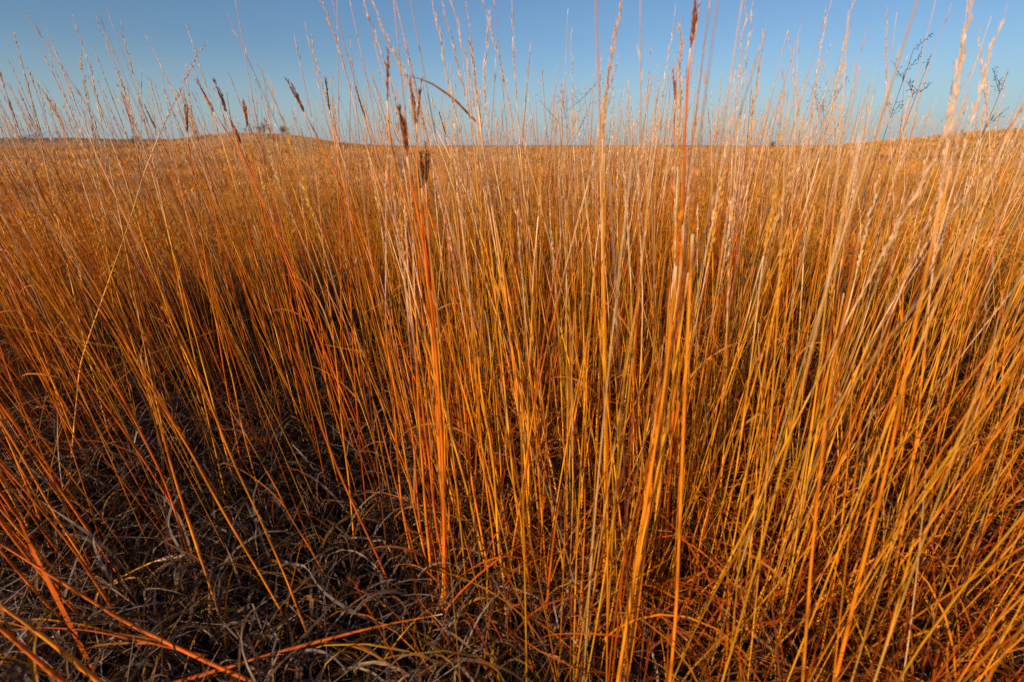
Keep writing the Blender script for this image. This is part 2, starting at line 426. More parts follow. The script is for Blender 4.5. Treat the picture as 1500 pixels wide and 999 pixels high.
PLUMED = [  # tall pale plumes that break the skyline
 ('pale plumed stalk leaning left, tallest of the far left plumes', [(107,25),(125,75),(140,125),(152,200),(172,300)], 1.25, 'straw', .0026, 1.0),
 ('slender stalk with beaded reddish plume, left of a matching one', [(145,32),(163,85),(190,150),(225,260),(262,400)], 1.2, 'gold', .0028, .9),
 ('slender stalk with beaded reddish plume, right of a matching one', [(178,38),(190,90),(205,150),(225,240),(255,380)], 1.2, 'gold', .0028, .9),
 ('stalk with fat fuzzy orange plume among thin ones at far left', [(116,74),(123,110),(132,165),(140,225)], 1.6, 'gold', .0027, 1.9),
 ('stalk with thin pale plume, leftmost against the sky', [(28,80),(42,130),(58,205),(82,310)], 1.5, 'straw', .0026, 1.0),
 ('stalk with drooping fuzzy plume bending left over the dark ridge', [(45,108),(72,142),(100,200),(125,280)], 1.4, 'gold', .0027, 1.6),
 ('thin plumed stalk between the drooping plume and the fat orange plume', [(72,83),(90,128),(115,192),(140,270)], 1.5, 'straw', .0025, .9),
 ('straw stalk slanting right across its left-leaning neighbours', [(303,60),(277,108),(250,160),(215,240),(190,325)], 1.3, 'straw', .0028, 1.1),
 ('pale plumed stalk leaning left behind the crossing straw stalk', [(212,50),(235,95),(256,140),(285,215)], 1.7, 'straw', .0024, .9),
 ('pale stalk with long thin plume rising left of the knoll', [(275,40),(290,92),(310,150),(335,240)], 1.5, 'straw', .0025, .9),
 ('pale stalk with long thin plume rising right of the knoll', [(455,48),(470,120),(490,190),(520,300)], 1.4, 'straw', .0026, .9),
 ('long stalk arching from upper left across the sky towards the central bundle', [(545,2),(562,62),(597,112),(640,190),(690,295),(728,420)], 1.05, 'straw', .0029, .9),
 ('second long stalk crossing the club-headed stalk with faint plume', [(552,20),(575,80),(600,130),(645,215),(672,300)], 1.15, 'straw', .0027, .8),
 ('whitish stalk, leftmost of the central tall cluster', [(632,-8),(650,90),(672,190),(700,300),(728,450)], 1.0, 'straw', .0028, .8),
 ('stalk with reddish plume in the central tall cluster leaning left', [(645,-8),(668,80),(694,190),(715,300),(745,480)], .95, 'gold', .0031, 1.0),
 ('yellow stalk with clean tip in the central tall cluster', [(660,-8),(688,110),(706,220),(730,350),(762,520),(775,800)], .90, 'gold', .0034, .7),
 ('straight straw stalk on the right flank of the central tall cluster', [(683,-8),(697,110),(706,205),(724,330),(748,500)], 1.0, 'straw', .0029, .7),
 ('stalk with fuzzy white plume leaning left beside the central tall cluster', [(706,-4),(724,60),(744,140),(758,215),(775,330)], 1.2, 'straw', .0027, 1.2),
 ('stalk with wavy kinked plume right of the central tall cluster', [(718,18),(712,70),(706,130),(716,200),(735,300)], 1.15, 'straw', .0027, 1.1),
 ('upright pale stalk standing clear of the central tall cluster', [(750,-4),(752,80),(757,150),(762,220),(772,340)], 1.2, 'straw', .0027, .8),
 ('stalk with large wavy pink-fuzzed plume alone between centre and right', [(912,-2),(898,60),(894,95),(884,150),(882,220),(882,400),(886,600),(887,900)], .85, 'gold', .0036, 1.6),
 ('stalk with lumpy golden plume beside the red-brown tall stalk', [(996,28),(999,80),(996,150),(993,220),(990,350)], 1.05, 'gold', .0031, 2.0),
 ('pale thin stalk leaning right just left of the lumpy golden plume', [(990,12),(982,60),(975,105),(967,160),(955,260)], 1.3, 'straw', .0026, .8),
 ('stalk with orange-tipped plume, left of the paired right plumes', [(1094,-6),(1084,80),(1076,160),(1071,260),(1066,420)], 1.0, 'gold', .0030, 1.0),
 ('stalk with white plume, right of the paired right plumes', [(1106,-2),(1095,60),(1086,140),(1078,230),(1072,330)], 1.05, 'straw', .0029, .9),
 ('stalk with golden knotted upper stem and brown-tipped plume', [(1122,38),(1112,100),(1104,145),(1098,220),(1090,350)], 1.1, 'gold', .0032, 1.6),
 ('stalk with faint tall plume fading out over the right sky', [(1216,-4),(1200,80),(1190,170),(1182,280)], 1.3, 'straw', .0026, .9),
 ('long yellow stalk slanting right with reddish plume at the upper frame edge', [(1252,-6),(1237,72),(1218,165),(1190,270),(1166,345),(1128,480)], 1.0, 'gold', .0031, .9),
 ('stalk with bent twin-knobbed plume beside the dark-seeded weed', [(1299,18),(1297,75),(1300,140),(1306,230),(1310,330)], 1.2, 'amber', .0028, 1.3),
 ('blurred reddish plume leaning right at the upper right', [(1424,-6),(1405,70),(1394,140),(1386,210),(1372,330)], .70, 'amber', .0028, 1.1),
 ('white and amber plume with angular bend near the right edge', [(1432,42),(1440,110),(1448,170),(1452,260)], 1.3, 'amber', .0027, 1.1),
 ('blurred reddish plume leaning strongly right, last before the right edge', [(1472,18),(1450,75),(1432,140),(1412,220),(1380,330)], .75, 'amber', .0028, 1.1),
 ('thin plumed stalk leaning left at the middle right of the sky', [(1155,48),(1160,100),(1170,160),(1180,230)], 1.5, 'amber', .0026, 1.0),
]
for lab, pl, y, tone, r0, fat in PLUMED:
    stalk('plumed_stalk', lab, 'grass stalk', from_pixels(pl, y), r0 * .8, r0 * .3, tone, 'plume', head_len=RNG.uniform(.18, .30), fat=fat,
          group='tall grass stalks with pale plumes', leaves=int(RNG.integers(0, 2)), K=34)

BOLD = [  # strong single stems of the foreground
 ('bright straight golden stalk running top to bottom right of centre', [(885,225),(884,400),(887,650),(884,850)], .80, 'gold', .0036),
 ('thick glowing amber stalk sweeping down to the lower centre right', [(1008,400),(992,520),(970,660),(938,800),(922,930)], .64, 'gold', .0042),
 ('second glowing amber stalk pressed against the thick sweeping one', [(1000,330),(996,480),(976,640),(945,790),(926,900)], .68, 'amber', .0038),
 ('soft wavy orange stalk close to the lens with knotted upper end', [(1262,330),(1240,450),(1222,520),(1212,580),(1205,660),(1196,740),(1186,850)], .46, 'amber', .0030),
 ('broad soft orange stalk close to the lens at the right', [(1392,250),(1362,370),(1345,450),(1322,580),(1298,690),(1268,810)], .50, 'amber', .0038),
 ('straight pale-gold stalk rising from the lower right corner of the dark gap', [(1236,430),(1210,560),(1180,720),(1150,880)], .68, 'gold', .0038),
 ('kinked golden stalk standing alone at right with straight top', [(1215,375),(1222,470),(1232,600),(1236,760)], .95, 'gold', .0028),
 ('rust stalk leaning left across the dark hollow', [(372,330),(430,520),(500,700),(560,830),(600,930)], .78, 'rust', .0034),
 ('long amber stalk leaning left below the dark hollow', [(205,520),(262,720),(305,850),(340,955)], .72, 'amber', .0037),
 ('rust stalk leaning left at the far left of the dark hollow', [(35,335),(130,500),(190,600),(240,700),(270,790)], .85, 'rust', .0033),
 ('golden stalk right of the dark hollow standing nearly upright', [(640,480),(652,640),(650,800),(648,920)], .78, 'gold', .0036),
 ('amber stalk curving past the right side of the tight bundle', [(655,330),(672,520),(690,700),(720,860)], .82, 'amber', .0035),
]
for lab, pl, y, tone, r0 in BOLD:
    stalk('grass_stalk', lab, 'grass stalk', from_pixels(pl, y), r0 * .78, r0 * .5, tone, 'none', group='bold foreground grass stalks', leaves=1, K=34, pale_from=.97)

# stalks lying or slanting low in the lower corners
FALLEN = [
 ('long fallen orange stalk slanting down to the right across the lower left', [(-60,760),(0,796),(90,852),(180,909),(283,959),(380,1003)], [.74,.73,.71,.69,.66,.64], 'rust', .0034),
 ('fallen orange stalk in the lower left corner, upper of two parallel ones', [(-60,842),(0,886),(75,940),(150,1002)], [.64,.64,.63,.62], 'amber', .0036),
 ('fallen orange stalk in the lower left corner, lower of two parallel ones', [(-60,868),(0,919),(50,962),(100,1004)], [.60,.60,.60,.60], 'rust', .0036),
 ('orange stalk lying nearly level across the lower edge left of centre', [(648,899),(560,915),(500,930),(410,954),(330,978),(245,1003)], [.74,.73,.72,.70,.68,.66], 'rust', .0036),
 ('thin red stalk lying low behind the fallen orange ones', [(-30,926),(60,918),(130,922),(235,944),(300,960)], [.70,.70,.70,.69,.69], 'red', .0022),
 ('pale stalk fallen to the right in the lower right litter', [(1500,872),(1420,900),(1340,930),(1240,964)], [.80,.77,.74,.70], 'gold', .0026),
 ('orange stalk slanting low over the litter in the lower right', [(1500,730),(1400,778),(1310,800),(1230,850),(1180,900)], [.95,.92,.88,.84,.82], 'amber', .0028),
]
for lab, pl, ys, tone, r0 in FALLEN:
    pts = from_pixels(pl, [v * .86 for v in ys], False)
    for p in pts: p[2] = max(p[2], .02)
    stalk('fallen_stalk', lab, 'grass stalk', pts, r0, r0 * .75, tone, 'none', group='fallen grass stalks', leaves=1, K=24, pale_from=.99)

# the bright sprig of two ears at lower left
pts = from_pixels([(263,815),(235,818),(200,833),(165,852),(143,866)], [.80,.80,.79,.78,.78], False)
pts += [pts[-1] + np.array([-.02, .0, -.05]), np.array([pts[-1][0] - .03, pts[-1][1], .0])]
rt = stalk('golden_sprig', 'short bright golden sprig arching right over grey litter at lower left', 'grass stalk', pts, .0018, .0014, 'gold', 'plume', head_len=.05, fat=1.3, leaves=0, K=24, pale_from=.98)
LP = np.array(from_pixels([(143,866),(185,846),(205,845),(232,852)], [.78,.78,.78,.79], False))
leaf_mesh(resample(LP, 12)[0], .0035, GOLD, twist=1.2).build('leaf', M_LEAF, rt, np.array(rt.location))

# the dark arched leaf against the sky, on its own stalk
pts = from_pixels([(690,60),(697,130),(703,182),(712,250),(735,380),(755,560)], 1.0)
rt = stalk('arched_leaf_stalk', 'stalk with one long dark leaf arching left against the sky', 'grass stalk', pts, .0030, .0014, 'amber', 'plume', head_len=.1, leaves=0, K=34)
LP = np.array(from_pixels([(703,184),(690,171),(665,145),(632,122),(600,111),(572,109)], 1.0, False))
leaf_mesh(resample(LP, 18)[0], .0042, BROWN * 1.3, twist=1.4).build('leaf', M_LEAF, rt, np.array(rt.location))
# the red curled blade near the left edge
pts = from_pixels([(8,740),(14,735),(28,760),(42,795),(60,830),(80,870)], .62)
rt = thing('curled_leaf', pts[-1], 'broad red curled dry leaf near the left edge', 'leaf')
leaf_mesh(resample(pts[::-1], 20)[0], .008, RUST * 1.2, twist=.7).build('blade', M_LEAF, rt, np.array(pts[-1]))

# ------------------------------------------------------------------ foreground stalks in clumps
# base column, distance, count, spread in m, extra lean, tones
CLUMPS = [
 (-40, 1.15, 12, .13, -.22, 'rr'), (40, .95, 12, .11, -.22, 'rra'), (130, 1.35, 14, .16, -.16, 'rra'), (100, .74, 7, .08, -.24, 'ra'),
 (250, 1.25, 8, .12, -.14, 'ra'), (330, 1.7, 5, .18, -.12, 'rag'), (470, 1.55, 5, .15, -.12, 'ra'), (500, .82, 4, .10, -.16, 'a'),
 (640, .84, 10, .035, -.06, 'rra'), (655, 1.15, 8, .12, -.08, 'ag'), (560, 1.9, 6, .2, -.08, 'ag'),
 (770, .80, 9, .07, -.10, 'gga'), (790, 1.25, 16, .12, -.10, 'gga'), (850, .95, 8, .07, -.04, 'gg'), (880, 1.5, 12, .15, -.02, 'gga'),
 (930, .76, 8, .05, .03, 'gga'), (950, 1.15, 16, .12, .02, 'gga'), (1010, .95, 10, .08, .00, 'gga'), (1050, 1.5, 14, .16, .0, 'gar'),
 (1090, .78, 7, .07, .02, 'gg'), (1150, 1.25, 10, .12, .02, 'gar'), (1240, .78, 9, .05, .05, 'gga'), (1270, 1.2, 12, .13, .02, 'gaa'),
 (1330, .95, 10, .09, .04, 'gaa'), (1420, 1.3, 14, .16, .02, 'ga'), (1520, 1.0, 10, .12, .03, 'ga'), (1540, 1.6, 14, .2, .0, 'ga'),
 (1380, 1.9, 10, .2, .03, 'ga'), (700, .95, 6, .07, -.08, 'ga'), (1110, 1.0, 7, .08, .02, 'ga'), (970, .85, 6, .05, .05, 'gg'), (180, .95, 6, .1, -.2, 'ra'), (-120, .85, 8, .1, -.2, 'rra'),
]
TN = {'r': 'rust', 'a': 'amber', 'g': 'gold'}
TW = {'rust': 'rust-red', 'amber': 'orange', 'gold': 'golden'}
ZONES = [(160, 'at the far left edge'), (420, 'left of the dark hollow'), (600, 'beside the dark hollow'), (700, 'around the tight rust bundle'),
         (830, 'just left of centre line clearing'), (1030, 'in the brightest patch'), (1200, 'right of the brightest patch'), (1340, 'in the right-hand fan'), (9999, 'near the right edge')]
ZONES[4] = (830, 'in the slanting central cluster')
for bx, by, n, spr, lean, tones in CLUMPS:
    for i in range(n):
        y = max(.60, by + RNG.normal(0, spr)); dep = y * CP + EYE * SP
        x = (bx - 750) / FPX * dep + RNG.normal(0, spr)
        H = RNG.normal(1.02, .075) if y < 1.1 else RNG.normal(1.10, .09)
        if RNG.random() < .22: H *= RNG.uniform(.55, .85)
        lx = lean + RNG.normal(0, .065); ly = RNG.normal(.04, .09); b = RNG.normal(0, .05)
        t = np.linspace(0, 1, 9)[:, None]
        base = np.array([x, y, 0.0])
        P = base + t * np.array([lx * H, ly * H, H]) + (t ** 2) * np.array([b, RNG.normal(0, .04), 0])
        P[1:-1, 0] += RNG.normal(0, .004, 7)
        if RNG.random() < .0:
            ks = int(RNG.integers(4, 7)); a = RNG.uniform(0, 6.28); dd = np.array([math.cos(a), math.sin(a) * .6, RNG.uniform(-.5, .5)])
            for q in range(ks + 1, 9): P[q] = P[ks] + unit(dd) * (q - ks) * H / 8 * .7
        tone = TN[tones[int(RNG.integers(0, len(tones)))]]
        mid = column_of(P[4])
        zone = next(z for lim, z in ZONES if mid < lim)
        bare = RNG.random() < .25 or H < .92 or (y < .9 and mid < 420)
        col_w = TW[tone]
        lab = f"{col_w} grass stalk {'with bare tip' if bare else 'with thin feathery tip'} {zone}"
        r0 = RNG.uniform(.0013, .0027) if y < 1.2 else RNG.uniform(.0015, .0026)
        stalk('grass_stalk', lab, 'grass stalk', P[::-1], r0, r0 * .42, tone, 'none' if bare else 'plume', head_len=RNG.uniform(.14, .26),
              fat=RNG.uniform(.4, 1.6), group=lab.replace(' grass stalk', ' stalks'), leaves=int(RNG.integers(0, 4)), K=22, plume_n=70)


# ------------------------------------------------------------------ weeds with small seed heads
def weed(label, base, H, lean, nb, tone, seed_tone, spread, seeds, rseed=.0022, name='seed_weed', group=None, low=.45):
    base = np.asarray(base, float)
    root = thing(name, base, label, 'weed', group)
    t = np.linspace(0, 1, 14)[:, None]
    P = base + t * np.array([lean[0] * H, lean[1] * H, H]) + t ** 2 * RNG.normal(0, .03, 3) * np.array([1, 1, 0])
    mb = MB(); mb.tubes(P[None], np.linspace(.0020, .0009 if low < .6 else .0006, 14)[None], np.tile(tone, (1, 14, 1)), 5)
    mb.build('stem', M_CULM, root, base)
    for b in range(nb):
        k = RNG.uniform(low, 1.0); p0 = np.array([np.interp(k * 13, np.arange(14), P[:, j]) for j in range(3)])
        a = RNG.uniform(0, 6.28)
        L = spread * RNG.uniform(.5, 1.1) * (1 + .65 * (1 - k) / (1 - low + 1e-6) * min(1, 2 * (1 - low)))
        d = unit(np.array([math.cos(a), math.sin(a), RNG.uniform(.5, 1.4)]))
        s = np.linspace(0, 1, 7)[:, None]
        Q = p0 + s * d * L + s ** 2 * np.array([0, 0, .25 * L])
        mb = MB(); mb.tubes(Q[None], np.linspace(.0010, .0005, 7)[None] * (.6 if low > .6 else 1), np.tile(tone, (1, 7, 1)), 4)
        ends = []; sm = MB()
        sm.tubes(Q[2:][None], np.linspace(.0011, .0007, 5)[None] * (.6 if low > .6 else 1), np.tile(tone, (1, 5, 1)), 4)
        for j in range(seeds):
            q0 = Q[int(RNG.integers(2, 7))]; e = q0 + unit(RNG.normal(0, 1, 3) + np.array([0, 0, .6])) * L * RNG.uniform(.12, .42)
            mid = (q0 + e) / 2 + RNG.normal(0, .002, 3)
            sm.tubes(np.array([[q0, mid, e]]), np.array([[.0005, .0004, .0003]]), np.tile(tone, (1, 3, 1)), 3)
            ends.append(e)
        br = mb.build('branch', M_CULM, root, base)
        for e in ends:
            ax = unit(RNG.normal(size=(5, 3)) + np.array([0, 0, .5]))
            sm.scales(np.repeat(e[None], 5, 0) - ax * rseed * .6, ax, unit(np.cross(ax, RNG.normal(size=(5, 3)))), np.full(5, rseed * 2.2), np.full(5, rseed * 1.3), seed_tone * RNG.uniform(.6, 1.3, (5, 1)))
        sm.build('seed_spray', M_HEAD, br, base)
    return root


def weed_at(label, tip, y, lean, *a, **k):
    p = at(tip[0], tip[1], y)
    H = p[2]
    return weed(label, (p[0] - lean[0] * H, p[1] - lean[1] * H, 0), H, lean, *a, **k)


NAVY = np.array((.03, .022, .022)); TAN = np.array((.42, .26, .12)); CINN = np.array((.30, .10, .025))
weed_at('tall weed with clustered black seeds against the right sky', (1330, 72), 1.5, (.06, 0), 6, NAVY * 4, NAVY * 2, .040, 8, rseed=.0015, low=.86)
weed_at('airy weed with scattered tiny black seeds right of the clustered one', (1362, 82), 1.6, (.10, 0), 5, NAVY * 5, NAVY * 3, .040, 7, rseed=.0015, low=.86)
weed_at('weed with fine dark seed spray near the right edge of the sky', (1478, 104), 1.5, (.08, 0), 6, NAVY * 5, NAVY * 3, .045, 6, rseed=.0015, low=.84)
weed_at('faint purple-brown weed spray in the low sky right of centre', (843, 138), 2.6, (0, 0), 12, BROWN, BROWN, .16, 9)
weed_at('faint brown weed spray on the skyline left of the right stalks', (1215, 160), 2.4, (.03, 0), 12, BROWN, BROWN, .15, 9)
weed_at('pale tan star-flowered weed in the dark gap at lower right', (1180, 690), 1.1, (-.02, .0), 14, TAN * .8, TAN, .13, 7, rseed=.004)
weed_at('lower pale tan weed half hidden behind the wavy near stalk', (1205, 745), .98, (.05, .0), 9, TAN * .7, TAN, .09, 7, rseed=.0036)
for lab, tip, y in [('cinnamon seeded weed in the upper dark hollow at left', (228, 520), 1.75), ('cinnamon seeded weed in the middle of the dark hollow', (452, 590), 1.6),
                    ('cinnamon seeded weed low in the left stalks', (165, 560), 1.5), ('cinnamon seeded weed at right side of the dark hollow', (560, 560), 1.8),
                    ('cinnamon seeded weed beneath the rust leaning stalk', (385, 640), 1.35), ('cinnamon seeded weed between hollow and tight bundle', (700, 520), 1.7),
                    ('cinnamon seeded weed near the left margin', (75, 470), 1.9)]:
    weed_at(lab, tip, y, (RNG.normal(0, .06), 0), 14, BROWN * 1.4, CINN, .14, 10, rseed=.0026, group='low cinnamon seeded weeds')

# ------------------------------------------------------------------ the uncountable grass
def cull_clear(x, y, r):
    """Keeps the spot trodden by the person behind the tripod free."""
    return (np.hypot(x, y + .1) > r) & ~((np.abs(x) < .35) & (y < .5) & (y > -1.0))


def sample_area(n, y0, y1, ax0, ax1, rng, power=1.0):
    """Points spread in the sector ahead with even density (power 1) or thinning with distance."""
    u = rng.random(n)
    r = np.sqrt(y0 ** 2 + u ** power * (y1 ** 2 - y0 ** 2))
    a = np.radians(rng.uniform(ax0, ax1, n))
    return r * np.sin(a), r * np.cos(a)


def patchy(x, y):
    return .5 + .25 * np.sin(x * 1.9 + 1.7 * np.sin(y * 1.1)) + .25 * np.sin(y * 2.3 + 1.3 * np.sin(x * 1.4) + .6)


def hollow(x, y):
    """0..1: how far a spot lies in the thinly grown hollows; also used to paint their shade into tones."""
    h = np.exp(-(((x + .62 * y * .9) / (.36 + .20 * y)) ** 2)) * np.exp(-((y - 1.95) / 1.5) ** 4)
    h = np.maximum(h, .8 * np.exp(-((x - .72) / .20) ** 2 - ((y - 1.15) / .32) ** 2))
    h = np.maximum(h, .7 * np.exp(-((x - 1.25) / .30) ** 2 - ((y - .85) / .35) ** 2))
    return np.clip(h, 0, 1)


def tone_mix(x, y, n, rng):
    w = np.clip(.5 + x / np.maximum(np.abs(y), .8) * .35, 0, 1)           # redder left, more golden right
    k = rng.random(n)
    left = np.where((k < .5)[:, None], RUST, np.where((k < .93)[:, None], AMBER, GOLD))
    right = np.where((k < .12)[:, None], RUST, np.where((k < .38)[:, None], AMBER, np.where((k < .90)[:, None], GOLD, STRAW)))
    mix = np.where((rng.random(n) < w)[:, None], right, left); q = rng.random((n, 1))
    mix = np.where(q < .05, np.array((.80, .52, .22)), np.where(q < .10, np.array((.34, .11, .04)), mix))
    return mix * rng.uniform(.58, 1.12, (n, 1))


def field_stalks(mb, x, y, rng, wide=1.0, K=7, sides=3, H=1.07, sd=.11, plume=18, lift=0.0):
    n = len(x); z0 = ground_z(x, y)
    h = np.clip(rng.normal(H, sd, n), .28, 1.5)
    t = np.linspace(0, 1, K)
    lx = np.interp(np.degrees(np.arctan2(x, np.abs(y) + .3)), [-45, -10, 10, 45], [-.15, -.06, -.01, .01]) + rng.normal(0, .085, n)
    ly = rng.normal(0, .09, n)
    bx, by = rng.normal(0, .05, n), rng.normal(0, .05, n)
    P = np.empty((n, K, 3))
    P[..., 0] = x[:, None] + lx[:, None] * h[:, None] * t + bx[:, None] * t ** 2
    P[..., 1] = y[:, None] + ly[:, None] * h[:, None] * t + by[:, None] * t ** 2
    P[..., 2] = z0[:, None] + h[:, None] * t
    r0 = rng.uniform(.0013, .0027, n) * wide
    sn = rng.random(n) < .02
    if sn.any() and K > 5:
        ks = K // 2; a = rng.uniform(0, 6.28, sn.sum()); dd = unit(np.stack([np.cos(a), np.sin(a), rng.uniform(-.6, .5, sn.sum())], -1))
        for q in range(ks + 1, K):
            P[sn, q] = P[sn, ks] + dd * ((q - ks) * h[sn] / (K - 1) * .75)[:, None]
    rad = r0[:, None] * (1 - .62 * t)
    tm = tone_mix(x, y, n, rng)
    col = (tm * (1 - lift) + STRAW * rng.uniform(.7, 1.1, (n, 1)) * lift)[:, None] * np.ones((1, K, 1))
    col = col * rng.uniform(.7, 1.1, (n, K, 1))
    foot = np.where(np.hypot(x, y) > 1.5, .22, .75)[:, None]          # shade down among the stems, painted into the lower stem tone
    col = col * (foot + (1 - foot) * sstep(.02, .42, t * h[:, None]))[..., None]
    up = sstep(.86, 1.02, h) * ~sn
    k = np.clip((t - .74) / .26, 0, 1)[None, :, None] * .85 * up[:, None, None]
    col = col * (1 - k) + PALE * k * rng.uniform(.7, 1.05, (n, 1, 1))
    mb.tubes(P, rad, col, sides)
    if plume:
        m = n * plume; idx = np.repeat(np.arange(n), plume)
        f = 1 - rng.random(m) ** 1.2 * .22
        ff = f * (K - 1); i0 = np.minimum(ff.astype(int), K - 2); fr = (ff - i0)[:, None]
        p = P[idx, i0] * (1 - fr) + P[idx, i0 + 1] * fr
        ax = unit(P[idx, K - 1] - P[idx, K - 2])
        a = unit(ax + rng.normal(0, .13, (m, 3)))
        L = rng.uniform(.009, .022, m); W = rng.uniform(.0012, .0022, m) * min(wide, 2)
        cc = PALE * rng.uniform(.6, 1.1, (m, 1)); dk = rng.random(n) < .2
        cc = cc * up[idx][:, None] + tm[idx] * .8 * (1 - up[idx])[:, None]
        cc = np.where(dk[idx][:, None], BROWN * 1.8 + cc * .3, cc)
        mb.scales(p, a, unit(np.cross(a, rng.normal(size=(m, 3)))), L, W, cc)


def blades(mb, x, y, rng, hmin, hmax, wmin, wmax, K=6, curl=1.0, tones=None, bright=1.0, z=None):
    """Arching leaf blades rooted at x, y."""
    n = len(x); z0 = ground_z(x, y) if z is None else z
    L = rng.uniform(hmin, hmax, n); a = rng.uniform(0, 2 * math.pi, n)
    el = rng.uniform(.75, 1.5, n); c = np.abs(rng.normal(.9, .6, n)) * curl
    P = np.empty((n, K, 3)); P[:, 0] = np.stack([x, y, z0], -1)
    st = L / (K - 1); yaw = a.copy(); tw = rng.normal(0, .25, n)
    for i in range(1, K):
        P[:, i, 0] = P[:, i - 1, 0] + st * np.cos(el) * np.cos(yaw)
        P[:, i, 1] = P[:, i - 1, 1] + st * np.cos(el) * np.sin(yaw)
        P[:, i, 2] = np.maximum(P[:, i - 1, 2] + st * np.sin(el), z0 + .004)
        t = i / (K - 1)
        el = el - c * (.3 + 1.6 * t * t) * 2.6 / (K - 1); yaw = yaw + tw * t
    t = np.linspace(0, 1, K)
    W = rng.uniform(wmin, wmax, n)[:, None] * np.minimum(1, (1 - t) * 2 + .1)
    T = unit(np.gradient(P, axis=1))
    S = unit(np.cross(T, np.array([0, 0, 1.0]) + rng.normal(0, .35, (n, 1, 3))))
    B = np.cross(T, S)
    ang = rng.uniform(-1.3, 1.3, (n, 1)) + t * rng.uniform(-2.5, 2.5, (n, 1))
    S = S * np.cos(ang)[..., None] + B * np.sin(ang)[..., None]
    col = (tone_mix(x, y, n, rng) if tones is None else tones)[:, None] * rng.uniform(.6, 1.1, (n, K, 1)) * bright
    mb.ribbons(P, W, S, col)


rng = np.random.default_rng(11)
mb = MB()
# standing stalks ahead
def bunches(n, y0, y1, lo, hi, rad, g, power=1.0):
    cx, cy = sample_area(n, y0, y1, -56, 56, g, power)
    keep = (g.random(n) < .2 + .85 * patchy(cx, cy)) & (g.random(n) > .85 * hollow(cx, cy))
    cx, cy = cx[keep], cy[keep]; per = g.integers(lo, hi, len(cx))
    return np.repeat(cx, per) + g.normal(0, rad, per.sum()), np.repeat(cy, per) + g.normal(0, rad, per.sum())


x, y = bunches(470, 1.4, 3.6, 3, 11, .06, rng); k = y > 1.25; field_stalks(mb, x[k], y[k], rng, 1.0, 8, 4, plume=22)
x, y = bunches(190, 3.6, 7.0, 3, 9, .10, rng); field_stalks(mb, x, y, rng, 1.4, 7, 4, H=.98, sd=.2, plume=20, lift=.25)
x, y = bunches(200, 7.0, 15, 3, 9, .13, rng); field_stalks(mb, x, y, rng, 2.2, 6, 3, H=.74, sd=.2, plume=12, lift=.4)
x, y = bunches(200, 15, 40, 2, 7, .25, rng); field_stalks(mb, x, y, rng, 4.5, 5, 3, H=.6, sd=.15, plume=5, lift=.5)
x, y = sample_area(120, 1.7, 4.2, 20, 46, rng); field_stalks(mb, x, y, rng, 1.1, 8, 4, H=1.11, sd=.08, plume=46)
# slim scattered stems in the dark hollow
x = rng.uniform(-1.9, .25, 230); y = rng.uniform(.78, 2.4, 230); k = x > -1.15 * y - .2; field_stalks(mb, x[k], y[k], rng, .72, 9, 4, H=.98, sd=.16, plume=10)
# fine stems between the bold ones, right down to the near edge
x, y = bunches(330, .5, 1.75, 2, 7, .035, rng)
k = (rng.random(len(x)) < np.clip(.6 + x * .6, .15, 1)) & ~((x < -.15) & (y < 1.0)) & (np.hypot(x, y) > .52); field_stalks(mb, x[k], y[k], rng, .8, 9, 4, H=.80, sd=.24, plume=8)
# extra pale plumes massed on the left
x, y = sample_area(200, 1.7, 4.2, -46, -24, rng); field_stalks(mb, x, y, rng, 1.2, 8, 4, H=1.14, sd=.08, plume=46)
# around and behind the tripod
x, y = rng.uniform(-6.5, 4, 2600), rng.uniform(-5, 1.4, 2600); k = (rng.random(2600) < np.where(x < -1.2, .38, .06)) & cull_clear(x, y, .75) & ~((y > .5) & (np.abs(x) < y * 1.2 + .5)); field_stalks(mb, x[k], y[k], rng, 1.0, 7, 3, plume=6)
# leaf blades, knee-high
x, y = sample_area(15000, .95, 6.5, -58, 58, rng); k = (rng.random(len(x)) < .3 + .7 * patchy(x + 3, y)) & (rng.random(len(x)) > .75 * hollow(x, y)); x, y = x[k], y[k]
near = np.clip((y - 1.2) / 3.5, 0, 1)[:, None]; tt = tone_mix(x, y, len(x), rng) * (.08 + .95 * near) * (1 - .75 * hollow(x, y))[:, None]  # shade low in the near stand and hollows painted into the blade tones
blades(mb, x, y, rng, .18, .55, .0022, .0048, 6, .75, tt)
def tussocks(n, per, y0, y1, rad, power=1.0):
    cx, cy = sample_area(n, y0, y1, -54, 54, rng, power)
    sz = np.repeat(rng.uniform(.5, 1.3, n), per)
    tn = tone_mix(cx, cy, n, rng); tn = tn * .45 + STRAW * .55
    pk = patchy(cx * .35 + 2, cy * .16)[:, None]
    tn = tn * (.55 + .7 * pk) * rng.uniform(.82, 1.15, (n, 1))
    x = np.repeat(cx, per) + rng.normal(0, rad, n * per) * sz; y = np.repeat(cy, per) + rng.normal(0, rad, n * per) * sz
    return x, y, np.repeat(tn, per, 0) * rng.uniform(.8, 1.15, (n * per, 1)), sz
x, y, tn, sz = tussocks(800, 16, 5.0, 12, .10); blades(mb, x, y, rng, .15, .42, .007, .014, 5, .7, tn)
x, y, tn, sz = tussocks(1500, 14, 12, 28, .18); blades(mb, x, y, rng, .15, .42, .015, .03, 4, .6, tn * .95)
x, y, tn, sz = tussocks(3000, 9, 28, 80, .35, 1.2); blades(mb, x, y, rng, .2, .5, .035, .08, 4, .4, tn)
x, y, tn, sz = tussocks(4200, 6, 80, 200, .8); blades(mb, x, y, rng, .25, .6, .09, .2, 3, .4, tn * np.where(np.degrees(np.arctan2(x, y)) < -12, .72, 1.0)[:, None])
